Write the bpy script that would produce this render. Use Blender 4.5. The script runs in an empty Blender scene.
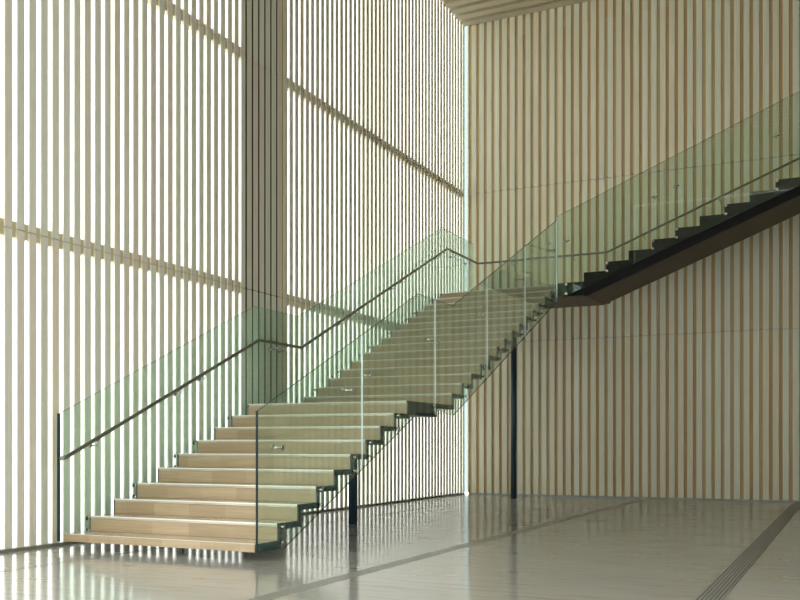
import bpy, bmesh, math, random
from mathutils import Vector
random.seed(4)
C = bpy.context.scene.collection
PI = math.pi

# ------------------------------------------------------------------ materials
def new_mat(name):
    m = bpy.data.materials.new(name); m.use_nodes = True
    nt = m.node_tree; nt.nodes.clear()
    out = nt.nodes.new('ShaderNodeOutputMaterial')
    return m, nt, out

def N(nt, kind, **kw):
    n = nt.nodes.new(kind)
    for k, v in kw.items():
        if k in n.inputs.keys():
            n.inputs[k].default_value = v
        else:
            setattr(n, k, v)
    return n

def principled(nt, out, rough=.5, spec=.5, metal=0):
    b = nt.nodes.new('ShaderNodeBsdfPrincipled')
    b.inputs['Roughness'].default_value = rough
    b.inputs['Specular IOR Level'].default_value = spec
    b.inputs['Metallic'].default_value = metal
    nt.links.new(b.outputs[0], out.inputs[0])
    return b

def mixc(nt, fac, a, b, mode='MIX'):
    m = nt.nodes.new('ShaderNodeMix'); m.data_type = 'RGBA'; m.blend_type = mode
    for idx, v in ((0, fac), (6, a), (7, b)):
        if isinstance(v, bpy.types.NodeSocket): nt.links.new(v, m.inputs[idx])
        elif idx == 0: m.inputs[0].default_value = v
        else: m.inputs[idx].default_value = (*v, 1)
    return m.outputs[2]

def coords(nt, scale):
    tc = nt.nodes.new('ShaderNodeTexCoord'); mp = nt.nodes.new('ShaderNodeMapping')
    mp.inputs['Scale'].default_value = scale
    nt.links.new(tc.outputs['Object'], mp.inputs[0])
    return mp.outputs[0]

def math_node(nt, op, a, b=0.0):
    m = nt.nodes.new('ShaderNodeMath'); m.operation = op
    for i, v in ((0, a), (1, b)):
        if isinstance(v, bpy.types.NodeSocket): nt.links.new(v, m.inputs[i])
        else: m.inputs[i].default_value = v
    return m.outputs[0]

def slat_wood(name, axis, phase, pitch, ca, cb, cc, rough=.6):
    """pale timber; every slat has its own tone, fine grain along z"""
    m, nt, out = new_mat(name); b = principled(nt, out, rough, .3)
    tc = nt.nodes.new('ShaderNodeTexCoord'); sp = nt.nodes.new('ShaderNodeSeparateXYZ')
    nt.links.new(tc.outputs['Object'], sp.inputs[0])
    a = sp.outputs[axis]
    k = math_node(nt, 'FLOOR', math_node(nt, 'DIVIDE', math_node(nt, 'SUBTRACT', a, phase), pitch))
    seg = math_node(nt, 'FLOOR', math_node(nt, 'DIVIDE', sp.outputs[2], 3.02))
    wn = nt.nodes.new('ShaderNodeTexWhiteNoise'); wn.noise_dimensions = '2D'
    cv = nt.nodes.new('ShaderNodeCombineXYZ'); nt.links.new(k, cv.inputs[0]); nt.links.new(seg, cv.inputs[1])
    nt.links.new(cv.outputs[0], wn.inputs['Vector'])
    c1 = mixc(nt, wn.outputs['Value'], ca, cb)
    spc = nt.nodes.new('ShaderNodeSeparateColor'); nt.links.new(wn.outputs['Color'], spc.inputs[0])
    f2 = math_node(nt, 'MULTIPLY', math_node(nt, 'GREATER_THAN', spc.outputs[1], .62), .8)
    c2 = mixc(nt, f2, c1, cc)
    no = N(nt, 'ShaderNodeTexNoise', Scale=1.0, Detail=4.0)
    nt.links.new(coords(nt, (60, 60, 1.6)), no.inputs['Vector'])
    g = math_node(nt, 'ADD', math_node(nt, 'MULTIPLY', no.outputs[0], .3), .85)
    cg = nt.nodes.new('ShaderNodeCombineColor')
    for i in range(3): nt.links.new(g, cg.inputs[i])
    c3 = mixc(nt, 1.0, c2, cg.outputs[0], 'MULTIPLY')
    nt.links.new(c3, b.inputs['Base Color'])
    return m

def board_wood(name, ca, cb, rough=.35, spec=.5, block=.42):
    m, nt, out = new_mat(name); b = principled(nt, out, rough, spec)
    oi = nt.nodes.new('ShaderNodeObjectInfo')
    tc = nt.nodes.new('ShaderNodeTexCoord'); sp = nt.nodes.new('ShaderNodeSeparateXYZ')
    nt.links.new(tc.outputs['Object'], sp.inputs[0])
    sh = math_node(nt, 'MULTIPLY', oi.outputs['Random'], 7.0)
    k = math_node(nt, 'FLOOR', math_node(nt, 'ADD', math_node(nt, 'DIVIDE', sp.outputs[0], block), sh))
    row = math_node(nt, 'FLOOR', math_node(nt, 'DIVIDE', sp.outputs[1], .09))
    cv = nt.nodes.new('ShaderNodeCombineXYZ')
    nt.links.new(k, cv.inputs[0]); nt.links.new(row, cv.inputs[1]); nt.links.new(oi.outputs['Random'], cv.inputs[2])
    wn = nt.nodes.new('ShaderNodeTexWhiteNoise'); wn.noise_dimensions = '3D'
    nt.links.new(cv.outputs[0], wn.inputs['Vector'])
    c1 = mixc(nt, wn.outputs['Value'], ca, cb)
    no = N(nt, 'ShaderNodeTexNoise', Scale=1.0, Detail=5.0)
    nt.links.new(coords(nt, (2.2, 45, 45)), no.inputs['Vector'])
    g = math_node(nt, 'ADD', math_node(nt, 'MULTIPLY', no.outputs[0], .5), .75)
    cg = nt.nodes.new('ShaderNodeCombineColor')
    for i in range(3): nt.links.new(g, cg.inputs[i])
    nt.links.new(mixc(nt, 1.0, c1, cg.outputs[0], 'MULTIPLY'), b.inputs['Base Color'])
    return m

def plain(name, col, rough=.5, spec=.5, metal=0, var=.08, scale=6):
    m, nt, out = new_mat(name); b = principled(nt, out, rough, spec, metal)
    no = N(nt, 'ShaderNodeTexNoise', Scale=scale, Detail=3.0)
    nt.links.new(coords(nt, (1, 1, 1)), no.inputs['Vector'])
    lo = tuple(c * (1 - var) for c in col); hi = tuple(min(1, c * (1 + var)) for c in col)
    nt.links.new(mixc(nt, no.outputs[0], lo, hi), b.inputs['Base Color'])
    return m

def glass_mat(name, tint, refl=1.0, haze=.025):
    """clear sheet: tinted straight-through transmission plus fresnel reflection"""
    m, nt, out = new_mat(name)
    tr = nt.nodes.new('ShaderNodeBsdfTransparent'); tr.inputs[0].default_value = (*tint, 1)
    gl = nt.nodes.new('ShaderNodeBsdfGlossy'); gl.inputs['Roughness'].default_value = .02
    gl.inputs[0].default_value = (.9, 1, .95, 1)
    lw = nt.nodes.new('ShaderNodeLayerWeight'); lw.inputs[0].default_value = .5
    f = math_node(nt, 'MULTIPLY', math_node(nt, 'ADD', math_node(nt, 'MULTIPLY', math_node(nt, 'POWER', lw.outputs['Facing'], 5.0), .96), .04), refl)
    tl = nt.nodes.new('ShaderNodeBsdfTranslucent'); tl.inputs[0].default_value = (.62, .84, .70, 1)  # added green haze stands in for a brighter reflection on the glass
    hz = nt.nodes.new('ShaderNodeMixShader'); hz.inputs[0].default_value = haze
    nt.links.new(tr.outputs[0], hz.inputs[1]); nt.links.new(tl.outputs[0], hz.inputs[2]); tr = hz
    mx = nt.nodes.new('ShaderNodeMixShader')
    nt.links.new(f, mx.inputs[0]); nt.links.new(tr.outputs[0], mx.inputs[1]); nt.links.new(gl.outputs[0], mx.inputs[2])
    nt.links.new(mx.outputs[0], out.inputs[0])
    return m

def floor_mat():
    """matt stone-grey base under a thin polish whose reflection grows at grazing angles"""
    m, nt, out = new_mat('polished_floor')
    n1 = N(nt, 'ShaderNodeTexNoise', Scale=.7, Detail=6.0)
    nt.links.new(coords(nt, (.5, 1.2, 1)), n1.inputs['Vector'])
    c1 = mixc(nt, n1.outputs[0], (.37, .36, .325), (.46, .45, .415))
    n2 = N(nt, 'ShaderNodeTexNoise', Scale=1.0, Detail=6.0)
    nt.links.new(coords(nt, (1.6, 12, 1)), n2.inputs['Vector'])
    rp = nt.nodes.new('ShaderNodeValToRGB')
    rp.color_ramp.elements[0].position = .50; rp.color_ramp.elements[0].color = (0, 0, 0, 1)
    rp.color_ramp.elements[1].position = .70; rp.color_ramp.elements[1].color = (1, 1, 1, 1)
    nt.links.new(n2.outputs[0], rp.inputs[0])
    c2 = mixc(nt, math_node(nt, 'MULTIPLY', rp.outputs[0], .55), c1, (.30, .25, .21))
    df = nt.nodes.new('ShaderNodeBsdfDiffuse'); nt.links.new(c2, df.inputs[0])
    gl = nt.nodes.new('ShaderNodeBsdfGlossy'); gl.inputs['Roughness'].default_value = .125
    gl.inputs[0].default_value = (.96, .97, .96, 1)
    lw = nt.nodes.new('ShaderNodeLayerWeight'); lw.inputs[0].default_value = .5
    f = math_node(nt, 'ADD', math_node(nt, 'MULTIPLY', math_node(nt, 'POWER', lw.outputs['Facing'], 5.0), .96), .04)
    f = math_node(nt, 'MINIMUM', f, .52)
    mx = nt.nodes.new('ShaderNodeMixShader')
    nt.links.new(f, mx.inputs[0]); nt.links.new(df.outputs[0], mx.inputs[1]); nt.links.new(gl.outputs[0], mx.inputs[2])
    nt.links.new(mx.outputs[0], out.inputs[0])
    return m

PITCH = .1578
M = {}
M['slat_left'] = slat_wood('pale_slat_timber_left', 1, -.344, PITCH, (.72, .70, .58), (.78, .77, .66), (.76, .68, .57))
M['slat_right'] = slat_wood('pale_slat_timber_right', 0, -2.312, .158, (.76, .76, .61), (.80, .81, .68), (.80, .75, .58))
M['backing'] = slat_wood('brown_backing_timber', 0, -2.233, .158, (.55, .39, .20), (.62, .46, .25), (.54, .37, .19))
M['panel'] = plain('brown_panel', (.03, .021, .012), .8, .05)
M['rail'] = plain('screen_rail_timber', (.58, .51, .32), .6, .3)
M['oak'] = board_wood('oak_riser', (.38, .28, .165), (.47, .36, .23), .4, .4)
M['oak_top'] = board_wood('oak_tread_top', (.50, .42, .31), (.58, .50, .38), .16, 1.0)  # same oak as the risers, paler to carry the glare on top
M['steel'] = plain('dark_blue_steel', (.024, .052, .072), .35, .5)
M['black'] = plain('black_steel', (.004, .0045, .005), .5, .15)  # dark steel blackened to carry the shade on its near face
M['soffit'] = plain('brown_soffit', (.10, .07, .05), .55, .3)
M['chrome'] = plain('brushed_chrome', (.62, .63, .62), .18, .5, 1.0)
M['railsteel'] = plain('brushed_handrail_steel', (.24, .25, .22), .35, .5, .9)
M['alu'] = plain('pale_aluminium', (.62, .66, .64), .4, .5, .3)
M['nosing'] = plain('pale_nosing', (.80, .80, .74), .25, .8)  # highlight along each tread edge, put in as a pale strip
M['basestrip'] = plain('grey_base_strip', (.20, .205, .17), .5, .4)
M['basealu'] = plain('grey_blue_base_strip', (.36, .42, .42), .4, .5)
M['clip'] = plain('blue_grey_clip', (.30, .33, .32), .4, .5)
M['glass'] = glass_mat('pale_green_glass', (.895, .945, .905))
M['glassl'] = glass_mat('pale_green_side_glass', (.905, .95, .92), 1.0, .07)
M['facadeglass'] = glass_mat('grey_facade_glass', (.79, .79, .785), .6, .0)
M['cornerglass'] = glass_mat('milky_corner_glass', (.43, .47, .48), .5)
M['edge'] = plain('dark_green_glass_edge', (.010, .026, .028), .5, .2)
M['seal'] = plain('pale_joint_seal', (.82, .88, .90), .4, .5)  # light caught by the glass joint edges, put in as pale colour
M['floor'] = floor_mat()
M['inlay'] = plain('grey_inlay', (.24, .235, .21), .3, .5)
M['grillebar'] = plain('grey_grille_bar', (.27, .26, .235), .35, .5)
M['slot'] = plain('dark_slot', (.09, .09, .085), .6, .3)
M['ceil'] = plain('pale_ceiling_timber', (.50, .44, .32), .6, .3)
M['darkwall'] = plain('brown_wall', (.12, .105, .085), .7, .3)
M['plaster'] = plain('warm_white_wall', (.55, .52, .46), .7, .3)

# ------------------------------------------------------------------ helpers
def add_box(bm, x0, x1, y0, y1, z0, z1, mi=0):
    v = [bm.verts.new(p) for p in ((x0,y0,z0),(x1,y0,z0),(x1,y1,z0),(x0,y1,z0),(x0,y0,z1),(x1,y0,z1),(x1,y1,z1),(x0,y1,z1))]
    for q in ((3,2,1,0),(4,5,6,7),(0,1,5,4),(1,2,6,5),(2,3,7,6),(3,0,4,7)):
        f = bm.faces.new([v[i] for i in q]); f.material_index = mi

def add_prism(bm, poly, plane, a, b, mi_face=0, mi_edge=0):
    """poly in (u,z); plane 'X' -> u is y, extruded x a..b ; plane 'Y' -> u is x, extruded y a..b"""
    def P(u, z, w): return (w, u, z) if plane == 'X' else (u, w, z)
    va = [bm.verts.new(P(u, z, a)) for u, z in poly]; vb = [bm.verts.new(P(u, z, b)) for u, z in poly]
    f = bm.faces.new(va); f.material_index = mi_face
    f = bm.faces.new(vb[::-1]); f.material_index = mi_face
    n = len(poly)
    for i in range(n):
        j = (i + 1) % n
        f = bm.faces.new((va[i], vb[i], vb[j], va[j])); f.material_index = mi_edge

def add_cyl(bm, p0, p1, r, n=16):
    p0 = Vector(p0); p1 = Vector(p1); d = (p1 - p0).normalized()
    u = d.orthogonal().normalized(); w = d.cross(u)
    A = []; B = []
    for i in range(n):
        c = u * math.cos(2*PI*i/n) * r + w * math.sin(2*PI*i/n) * r
        A.append(bm.verts.new(p0 + c)); B.append(bm.verts.new(p1 + c))
    bm.faces.new(A[::-1]); bm.faces.new(B)
    for i in range(n):
        f = bm.faces.new((A[i], A[(i+1) % n], B[(i+1) % n], B[i])); f.smooth = True

def add_tube(bm, pts, r, n=12):
    """swept round tube through a polyline, mitred at the kinks"""
    pts = [Vector(p) for p in pts]; rings = []
    for i, p in enumerate(pts):
        d0 = (pts[i] - pts[i-1]).normalized() if i else (pts[1] - pts[0]).normalized()
        d1 = (pts[i+1] - pts[i]).normalized() if i < len(pts)-1 else d0
        t = (d0 + d1).normalized()
        side = t.cross(Vector((0, 0, 1))).normalized(); up = side.cross(t)
        k = 1 / max(.5, t.dot(d1))
        rings.append([bm.verts.new(p + side * math.cos(2*PI*j/n) * r * (k if abs(t.z - d1.z) < 1e-6 else 1) + up * math.sin(2*PI*j/n) * r) for j in range(n)])
    for a, b in zip(rings, rings[1:]):
        for j in range(n):
            f = bm.faces.new((a[j], a[(j+1) % n], b[(j+1) % n], b[j])); f.smooth = True
    bm.faces.new(rings[0][::-1]); bm.faces.new(rings[-1])

def obj(name, bm, mats, parent=None, label=None, bevel=0):
    bmesh.ops.recalc_face_normals(bm, faces=bm.faces)
    off = Vector(parent.location) if parent else Vector((0, 0, 0))
    if parent and parent.parent: off = Vector(parent['_w'])
    for v in bm.verts: v.co -= off
    me = bpy.data.meshes.new(name); bm.to_mesh(me); bm.free()
    if not isinstance(mats, (list, tuple)): mats = [mats]
    for m in mats: me.materials.append(m)
    o = bpy.data.objects.new(name, me); C.objects.link(o)
    if parent: o.parent = parent
    if label: o['label'] = label
    if bevel:
        b = o.modifiers.new('bevel', 'BEVEL'); b.width = bevel; b.segments = 2; b.limit_method = 'ANGLE'
    return o

def thing(name, label, cat, loc, group=None):
    o = bpy.data.objects.new(name, None); C.objects.link(o)
    o.location = loc; o['label'] = label; o['category'] = cat; o.empty_display_size = .1
    if group: o['group'] = group
    return o

def struct(name, bm, m, parent=None):
    o = obj(name, bm, m, parent)
    if not parent: o['kind'] = 'structure'
    return o

# ------------------------------------------------------------------ measures
t = .3677; r = .15; W = 2.147
XW, YW = -2.4365, 12.0756
SEAM1, SEAM2, TOP = 3.02, 6.04, 9.56
YB, XR = -10.6, 7.0

# ------------------------------------------------------------------ setting
bm = bmesh.new(); add_box(bm, XW - .20, XR + .1, YB - .1, YW + .1, -.2, 0); struct('floor', bm, M['floor'])

# left screen wall : open slats, daylight behind
bm = bmesh.new()
k0 = int((YB + .344) / PITCH)
k = k0
while True:
    yc = -.344 + PITCH * (k + .5)
    if yc > 12.05: break
    if yc > -1.4:  # unseen slats before this point left out to let in more daylight
        for z0, z1 in ((.03, SEAM1 - .006), (SEAM1 + .006, SEAM2 - .004), (SEAM2 + .004, TOP)):
            add_box(bm, XW - .018, XW, yc - .047, yc + .047, z0, z1)
    k += 1
wl = struct('wall_left', bm, M['slat_left'])
bm = bmesh.new(); add_box(bm, XW - .085, XW - .0185, YB, 3.719, SEAM1 - .075, SEAM1 + .075); add_box(bm, XW - .085, XW - .0185, 4.801, YW, SEAM1 - .075, SEAM1 + .075); struct('screen_rail', bm, M['rail'], wl)
bm = bmesh.new(); add_box(bm, XW - .085, XW - .0185, YB, 3.719, SEAM2 - .07, SEAM2 + .07); add_box(bm, XW - .085, XW - .0185, 4.801, YW, SEAM2 - .07, SEAM2 + .07); struct('screen_rail', bm, M['rail'], wl)
bm = bmesh.new(); add_box(bm, XW - .05, XW - .0185, 3.72, 4.66, .03, TOP); struct('solid_panel', bm, M['panel'], wl)
bm = bmesh.new(); add_box(bm, XW - .05, XW - .0185, 4.661, 4.80, .03, TOP); struct('panel_edge', bm, M['backing'], wl)  # warm strip stands in for the column flank lit by daylight
bm = bmesh.new(); add_box(bm, XW - .09, XW + .02, YB, YW - .02, 0, .028); struct('base_strip', bm, M['basestrip'], wl)
bm = bmesh.new()
for yy in (-10.55, -7.5, -4.5, -1.6): add_box(bm, XW - .09, XW - .01, yy, yy + .08, .03, TOP)
struct('mullion', bm, M['basestrip'], wl)
bm = bmesh.new(); add_box(bm, XW - .09, XW - .012, YB, -1.42, 5.6, TOP); add_box(bm, XW - .09, XW - .012, YB, -8.5, 0.03, 5.6); struct('upper_panel', bm, M['darkwall'], wl)  # unseen panel added to keep bright glazing out of the glass reflections

bm = bmesh.new(); add_box(bm, XW - .150, XW - .138, -1.4, YW, .0, TOP); struct('window_1', bm, M['facadeglass'])  # tinted pane added to dim the daylight seen between the slats

# back wall : slats on a solid backing
bm = bmesh.new()
k = 0
while True:
    xc = -2.233 + .158 * k
    if xc > XR - .03: break
    for z0, z1 in ((.025, SEAM1 - .004), (SEAM1 + .004, SEAM2 - .004), (SEAM2 + .004, TOP)):
        add_box(bm, xc - .049, xc + .049, YW, YW + .025, z0, z1)
    k += 1
wb = struct('wall_back', bm, M['slat_right'])
bm = bmesh.new(); add_box(bm, -2.36, XR, YW + .026, YW + .10, .0, TOP); struct('backing_panel', bm, M['backing'], wb)
bm = bmesh.new()
for kk in range(k):
    xg = -2.233 + .158 * (kk + .5)
    for zz in (SEAM1, SEAM2):
        add_box(bm, xg - .020, xg + .020, YW + .010, YW + .026, zz + .004, zz + .028)
struct('seam_clip', bm, M['clip'], wb)
bm = bmesh.new(); add_box(bm, -2.33, XR, YW - .02, YW + .035, 0, .022); struct('base_strip', bm, M['basealu'], wb)

bm = bmesh.new(); add_box(bm, XW - .09, -2.36, YW + .04, YW + .05, .03, TOP); struct('glass_strip', bm, M['cornerglass'], wb)  # added tinted pane that dims the daylight in the corner slit

bm = bmesh.new(); add_box(bm, -2.366, -2.342, YW, YW + .10, .03, TOP); struct('corner_bead', bm, M['slat_right'], wb)  # added return that keeps slit daylight off the first gap

# right and rear walls, unseen; their window openings are added for fill daylight
bm = bmesh.new(); add_box(bm, XR, XR + .1, -1.5, YW + .1, 0, TOP); add_box(bm, XR, XR + .1, YB, -1.5, 0, .3); add_box(bm, XR, XR + .1, YB, -1.5, 5.0, TOP)
for yy in (YB, -7.7, -4.6): add_box(bm, XR, XR + .1, yy, yy + .25, .3, 5.0)
struct('wall_right', bm, M['darkwall'])
bm = bmesh.new()
add_box(bm, XW, XR, YB - .1, YB, 0, .3); add_box(bm, XW, XR, YB - .1, YB, 3.0, TOP)
for xx in (XW, XW + 3.1, XW + 6.2, XR - 3.2): add_box(bm, xx, xx + (.25 if xx < 3.7 else 3.2), YB - .1, YB, .3, 3.0)
struct('wall_front', bm, M['plaster'])

# ceiling with beams along x
bm = bmesh.new()
SX0, SX1, SY0, SY1 = 3.75, 6.8, -10.3, -8.5      # unseen roof opening, added to let in extra daylight
add_box(bm, XW - .14, XR + .1, SY1, YW + .1, 9.60, 9.75); add_box(bm, XW - .14, XR + .1, YB - .1, SY0, 9.60, 9.75)
add_box(bm, XW - .14, SX0, SY0, SY1, 9.60, 9.75); add_box(bm, SX1, XR + .1, SY0, SY1, 9.60, 9.75)
yy = YW - .02
while yy > YB + .3:
    if yy - .20 > SY1: add_box(bm, XW + .005, XR - .005, yy - .20, yy, 9.44, 9.60)
    yy -= .33
struct('ceiling', bm, M['ceil'])

# floor inlays
bm = bmesh.new(); add_box(bm, 1.03, 1.17, YB + .05, YW - .03, 0, .0012); struct('trim_1', bm, M['inlay'])
bm = bmesh.new(); add_box(bm, -1.43, -1.405, YB + .05, YW - .03, 0, .0006); struct('trim_2', bm, M['slot'])

g = thing('floor_grille', 'long slotted metal grille let into the floor at right', 'grille', (3.66, -6, 0))
bm = bmesh.new(); add_box(bm, 3.575, 3.745, -6, YW - .03, 0.0005, .002); obj('slot_bed', bm, M['slot'], g)
for q in range(7):
    x0 = 3.580 + q * .0247
    bm = bmesh.new(); add_box(bm, x0, x0 + .0165, -6, YW - .03, .002, .006); obj('bar', bm, M['grillebar'], g)

# ------------------------------------------------------------------ stairs running along +y
def zi(i): return r * (i + 1) if i <= 9 else 1.65 + r * (i - 13)
def flight_y(root, i0, i1, last_riser):
    st = bmesh.new()
    for i in range(i0, i1 + 1):
        y0, z1 = i * t, zi(i)
        zb = z1 - r
        if i == 0: zb = .08
        is_last = (i == i1 and last_riser)
        # steel folded plate : flush at both sides, set in below the boards
        for xa, xb, dz, dy in ((-W, -W + .012, 0, 0), (-.012, 0, 0, 0), (-W + .012, -.012, .032, .018)):
            if i > i0 or i0 > 0:
                add_box(st, xa, xb, y0 + dy, y0 + .058, zb - (.055 if i > 0 else 0), z1 - dz)
            if not is_last:
                add_box(st, xa, xb, y0 + dy, y0 + t + .058, z1 - (.055 if i else .07), z1 - dz)
        if not is_last:
            b = bmesh.new(); add_box(b, -W + .013, -.013, y0 + .001, y0 + t - .001, z1 - .031, z1 - .0005)
            obj('tread', b, M['oak_top'], root, bevel=.003)
        if i > 0:
            b = bmesh.new(); add_box(b, -W + .013, -.013, y0 + .001, y0 + .017, zb + .001, z1 - .033)
            obj('riser', b, M['oak'], root)
        else:
            b = bmesh.new(); add_box(b, -W + .013, -.013, y0 - .012, y0 - .0005, .08, z1 - .002)
            obj('riser', b, M['oak'], root)
        b = bmesh.new(); add_box(b, -W + .013, -.013, y0 - .006, y0 + .0005, z1 - .010, z1 + .0015)
        obj('nosing_strip', b, M['nosing'], root)
    obj('folded_plate', st, M['steel'], root, 'dark steel folded plate edge')

f1 = thing('stair_flight', 'lower oak stair flight rising from the floor to the first landing', 'stairs', (-W/2, 0, 0), 'oak stair flights')
flight_y(f1, 0, 9, True)
f2 = thing('stair_flight', 'upper oak stair flight seen through glass, between the two landings', 'stairs', (-W/2, 13*t, 1.5), 'oak stair flights')
flight_y(f2, 13, 27, True)
bm = bmesh.new(); add_box(bm, -.98, -.945, .24, .275, 0, .08); obj('foot', bm, M['steel'], f1)

ld1 = thing('stair_landing', 'intermediate stair landing on a dark steel box beam', 'landing', (-W/2, 9*t, 1.34), 'stair landings')
bm = bmesh.new()
add_box(bm, -W, 0, 9*t + .059, 13*t - .001, 1.445, 1.468)
for xa, xb in ((-W, -W + .012), (-.012, 0)): add_box(bm, xa, xb, 9*t + .059, 13*t - .001, 1.445, 1.5)
add_box(bm, -W + .02, -.001, 9*t + .06, 4.24, 1.335, 1.445)
obj('box_beam', bm, M['steel'], ld1)
bm = bmesh.new(); add_box(bm, -W + .013, -.013, 9*t + .018, 13*t - .001, 1.4685, 1.4995); obj('deck', bm, M['oak_top'], ld1)

ld2 = thing('stair_landing', 'top stair landing where the stair turns right along the back wall', 'landing', (-1, 10.9, 3.5), 'stair landings')
bm = bmesh.new()
add_box(bm, -W, .485, 27*t + .06, 11.93, 3.64, 3.717)
add_box(bm, -W, -W + .012, 27*t + .06, 11.93, 3.64, 3.75)
add_box(bm, .0005, .485, 9.80, 27*t + .06, 3.52, 3.75)
obj('edge_plate', bm, M['black'], ld2)
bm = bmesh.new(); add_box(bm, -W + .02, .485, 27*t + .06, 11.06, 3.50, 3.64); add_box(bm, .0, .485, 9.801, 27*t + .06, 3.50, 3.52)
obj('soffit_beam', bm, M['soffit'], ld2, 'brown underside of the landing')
bm = bmesh.new(); add_box(bm, -W + .013, .485, 27*t + .06, 11.93, 3.718, 3.7495); obj('deck', bm, M['oak_top'], ld2)

# flight along +x
f3 = thing('stair_flight', 'top stair flight with black side plate climbing right along the back wall', 'stairs', (.487, 10.8, 3.75), 'oak stair flights')
X3 = .487; NS = 15
def sof(x): return 3.285 + .408 * x
xe = X3 + NS * t
poly = [(X3, 3.50), (X3, 3.75)]
for m in range(NS):
    poly += [(X3 + m*t, 3.9 + r*m), (X3 + (m+1)*t, 3.9 + r*m)]
poly += [(xe, sof(xe)), (.54, 3.505)]
# remove the duplicate start point
bm = bmesh.new(); add_prism(bm, poly, 'Y', 9.80, 9.83); obj('side_plate', bm, M['black'], f3, 'black sawtooth side plate')
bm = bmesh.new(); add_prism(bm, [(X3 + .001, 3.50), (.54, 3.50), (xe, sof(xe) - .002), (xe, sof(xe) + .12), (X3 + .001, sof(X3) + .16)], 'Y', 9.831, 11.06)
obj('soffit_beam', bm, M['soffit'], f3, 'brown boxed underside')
st = bmesh.new()
for m in range(NS):
    x0, z1 = X3 + m*t, 3.9 + r*m
    add_box(st, x0 + .018, x0 + t + (.058 if m < NS-1 else 0), 9.831, 11.93, z1 - .055, z1 - .032)
    add_box(st, x0 + .018, x0 + .058, 9.831, 11.93, z1 - r - .055, z1 - .032)
    b = bmesh.new(); add_box(b, x0 + .001, x0 + t - .001, 9.831, 11.93, z1 - .031, z1 - .0005); obj('tread', b, M['oak_top'], f3)
    b = bmesh.new(); add_box(b, x0 + .001, x0 + .017, 9.831, 11.93, z1 - r + .001, z1 - .033); obj('riser', b, M['oak'], f3)
obj('folded_plate', st, M['steel'], f3)

# ------------------------------------------------------------------ posts
def post(label, x, y, ztop):
    root = thing('support_post', label, 'post', (x, y, 0), 'round steel posts under the stair')
    bm = bmesh.new(); add_cyl(bm, (x, y, .0), (x, y, ztop), .057, 32); obj('shaft', bm, M['steel'], root)
post('round dark steel post under the first landing, nearer the camera', -1.089, 4.13, 1.334)
post('round dark steel post under the top landing, by the back wall', -1.03, 10.80, 3.499)

# ------------------------------------------------------------------ glass
GT = .0075
def top_y(y, lim=None):
    if y <= 3.55: return 1.30 + .4085 * y
    if y <= 4.70: return 2.75
    return min(2.75 + .4085 * (y - 4.70), 5.0 if lim else 99)
def low_y(y):
    if y <= .42: return .08
    if y <= 3.55: return .08 + .412 * (y - .42)
    if y <= 4.73: return 1.37
    return min(1.37 + .408 * (y - 4.73), 3.52)
def glass_panel_y(root, x, ya, yb, lim=None, ends=(1, 1)):
    ks_t = [y for y in (3.55, 4.70, 4.70 + 2.25/.4085 if lim else -9) if ya < y < yb]
    ks_b = [y for y in (.42, 3.55, 4.73, 4.73 + 2.15/.408) if ya < y < yb]
    poly = [(y, low_y(y)) for y in [ya] + ks_b + [yb]] + [(y, top_y(y, lim)) for y in [yb] + ks_t[::-1] + [ya]]
    bm = bmesh.new(); add_prism(bm, poly, 'X', x - GT, x + GT, 0, 1)
    for f in bm.faces:
        ys = [v.co.y for v in f.verts]
        if max(ys) - min(ys) < 1e-5: f.material_index = ends[0] if ys[0] < (ya + yb) / 2 else ends[1]
    return obj('glass_panel', bm, [M['glassl' if lim else 'glass'], M['edge'], M['seal']], root)
def glint_y(root, x, y, lim=None):
    bm = bmesh.new(); add_box(bm, x - .005, x + .005, y - .0035, y + .0035, low_y(y), top_y(y, lim)); obj('joint_strip', bm, M['seal'], root)
def button(bm, a, b, rr=.022):
    """stand-off: shank with a disc at the outer end"""
    a = Vector(a); b = Vector(b); d = (b - a).normalized()
    add_cyl(bm, a, b, rr * .5, 12); add_cyl(bm, b, b + d * .008, rr, 16)
def nos(y): return .15 + .408*y if y < 3.31 else (1.5 if y < 4.45 else 1.65 + .408*(y - 4.78))

JY = [-.043, 2.034, 4.094, 6.064, 7.90, 9.775]
XG = .032
gr = thing('glass_balustrade', 'green tinted glass balustrade on the near side of the two oak flights', 'balustrade', (XG, 0, 0), 'glass balustrades')
for a, b in zip(JY, JY[1:]): glass_panel_y(gr, XG, a + (.004 if a > 0 else 0), b - .004, None, (2 if a > 0 else 1, 2))
for y in JY[1:-1]: glint_y(gr, XG, y)
for i in (1, 3, 5, 6, 8, 11, 14, 16, 18, 19, 21, 23, 24, 26):
    y = i * t + .028
    for zz in ((zi(i) - .03, zi(i) - .17) if i != 11 else (1.47, 1.38)):
        bm = bmesh.new(); button(bm, (.0005, y, zz), (XG + GT, y, zz)); obj('clamp', bm, M['chrome'], gr)
for y in (.365, 1.776, 2.215, 4.0, 4.20, 5.863, 6.239, 7.739, 8.118, 9.589):
    zz = nos(y) + .672 + (.09 if 3.4 < y < 4.6 else 0)
    bm = bmesh.new(); add_cyl(bm, (XG + GT, y, zz), (XG + GT + .010, y, zz), .024, 16)
    add_cyl(bm, (XG - GT, y, zz), (XG - .09, y, zz), .011, 12); add_cyl(bm, (XG - .09, y - .025, zz + .01), (XG - .09, y + .025, zz + .03), .009, 12)
    obj('bracket', bm, M['chrome'], gr)

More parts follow.
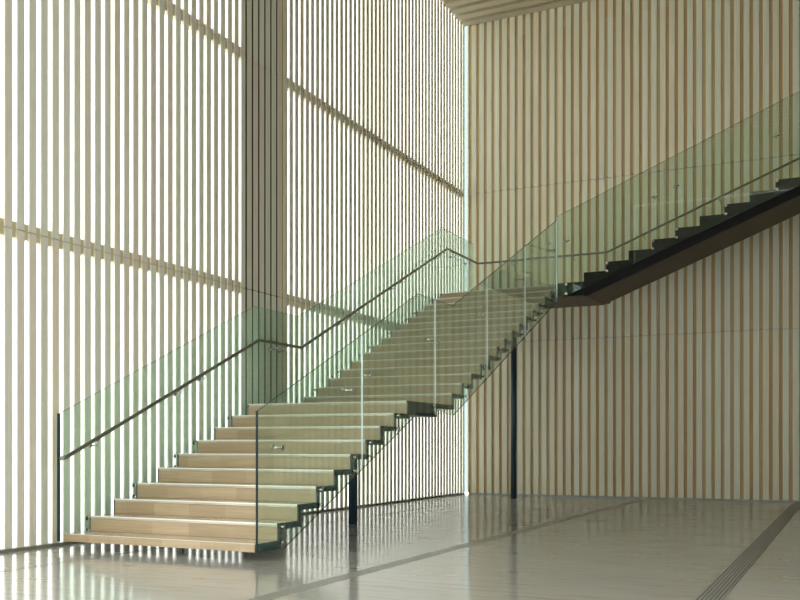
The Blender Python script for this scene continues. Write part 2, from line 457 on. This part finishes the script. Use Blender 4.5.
bm = bmesh.new(); add_box(bm, XG - .009, XG + .009, -.053, -.0435, .08, top_y(-.04)); obj('edge_trim', bm, M['edge'], gr)
XL = -2.195
JL = [-.009, 2.07, 4.12, 6.09, 8.05, 10.0, 11.93]
gl = thing('glass_balustrade', 'green tinted glass balustrade beside the left slatted wall', 'balustrade', (XL, 0, 0), 'glass balustrades')
for a, b in zip(JL, JL[1:]): glass_panel_y(gl, XL, a + (.008 if a > 0 else 0), b - .008, True, (1 if a < 0 else 0, 0))
for i in (1, 3, 5, 6, 8, 14, 16, 18, 19, 21, 23, 24, 26):
    y = i * t + .028
    for zz in (zi(i) - .03, zi(i) - .15):
        bm = bmesh.new(); button(bm, (-W, y, zz), (XL - GT, y, zz)); obj('clamp', bm, M['chrome'], gl)

bm = bmesh.new(); add_box(bm, XL - .012, XL + .012, -.028, -.0095, .075, top_y(-.01)); obj('edge_trim', bm, M['edge'], gl)
YG = 9.765
JX = [.052, 1.79, 3.62, 5.2]
gf = thing('glass_balustrade', 'green tinted glass balustrade in front of the black-sided top flight', 'balustrade', (.05, YG, 3.5), 'glass balustrades')
for a, b in zip(JX, JX[1:]):
    a2, b2 = a + (.004 if a > 1 else 0), b - .004
    low = lambda x: max(3.50, 3.445 + .403 * x)
    kk = [.1365] if a2 < .1365 < b2 else []
    poly = [(x, low(x)) for x in [a2] + kk + [b2]] + [(x, 4.865 + .409 * x) for x in (b2, a2)]
    bm = bmesh.new(); add_prism(bm, poly, 'Y', YG - GT, YG + GT, 0, 1); obj('glass_panel', bm, [M['glass'], M['edge']], gf)
bm = bmesh.new(); add_box(bm, .040, .050, YG - .005, YG + .005, 3.5, 4.88); obj('joint_strip', bm, M['seal'], gf)
for m in (0, 1, 3, 4, 6, 8, 9, 11):
    x = X3 + m * t + .025 if m else .20
    for zz in ((3.9 + r*m - .03, 3.9 + r*m - .16) if m else (3.72, 3.56)):
        bm = bmesh.new(); button(bm, (x, 9.7995, zz), (x, YG - GT, zz)); obj('clamp', bm, M['chrome'], gf)
for x in (.19, 1.619, 1.963, 3.436, 3.80):
    zz = 3.70 + .408 * x + .668
    bm = bmesh.new(); add_cyl(bm, (x, YG - GT, zz), (x, YG - GT - .01, zz), .024, 16)
    add_cyl(bm, (x, YG + GT, zz), (x, YG + .09, zz), .011, 12); add_cyl(bm, (x - .045, YG + .09, zz + .01), (x + .045, YG + .09, zz + .03), .009, 12)
    obj('bracket', bm, M['chrome'], gf)

# ------------------------------------------------------------------ handrail
XH = -2.09
hr = thing('handrail', 'round metal handrail along the left glass and on up the back wall', 'handrail', (XH, 0, .88))
bm = bmesh.new()
YH = 11.90
pts = [(XH, -.10, .868), (XH, -.03, .882), (XH, 3.49, 2.31), (XH, 4.60, 2.31), (XH, 10.17, 4.60), (XH, YH, 4.60)]
add_tube(bm, pts, .021); add_tube(bm, [(XH, YH, 4.60), (.43, YH, 4.60), (5.9, YH, 4.60 + .408*5.47)], .019)
obj('rail', bm, M['railsteel'], hr)
def hz(y): return .882 + .4057*(y + .03) if y < 3.49 else (2.31 if y < 4.6 else min(4.60, 2.31 + .4111*(y - 4.6)))
for y in (.42, 1.84, 2.31, 3.95, 4.2, 5.9, 6.28, 7.8, 8.2, 9.8, 10.6, 11.4):
    z = hz(y) - .075
    bm = bmesh.new()
    add_cyl(bm, (XL - GT - .008, y, z), (XL + GT + .008, y, z), .024, 16)
    add_tube(bm, [(XL + GT, y, z), (XH - .02, y, z + .0001), (XH, y + .001, z + .02), (XH, y + .002, z + .058)], .008, 8)
    obj('bracket', bm, M['chrome'], hr)
for x in (-1.4, -.2, 1.1, 2.4, 3.7, 5.0):
    z = 4.60 + max(0, .408 * (x - .43))
    bm = bmesh.new(); add_tube(bm, [(x, YW - .0, z - .07), (x, YH + .001, z - .07), (x, YH, z - .015)], .008, 8); obj('bracket', bm, M['chrome'], hr)

# ------------------------------------------------------------------ light, camera
w = bpy.data.worlds.new('daylight'); bpy.context.scene.world = w; w.use_nodes = True
bg = w.node_tree.nodes['Background']; bg.inputs[0].default_value = (.965, 1, .965, 1); bg.inputs[1].default_value = 3.8

cam = bpy.data.cameras.new('camera'); co = bpy.data.objects.new('camera', cam); C.objects.link(co)
cam.sensor_width = 36; cam.lens = 45.385; cam.shift_x = .1102; cam.shift_y = .1805
cam.clip_end = 200
co.location = (4.4771, -7.3583, 1.0007); co.rotation_euler = (PI/2, 0, math.radians(28.182))
sc = bpy.context.scene
sc.camera = co
sc.view_settings.view_transform = 'Standard'; sc.view_settings.look = 'None'
sc.view_settings.gamma = 1; sc.view_settings.use_curve_mapping = False
sc.view_settings.exposure = .26
sc.cycles.max_bounces = 12; sc.cycles.diffuse_bounces = 6; sc.cycles.glossy_bounces = 6
sc.cycles.transparent_max_bounces = 24; sc.cycles.use_denoising = True
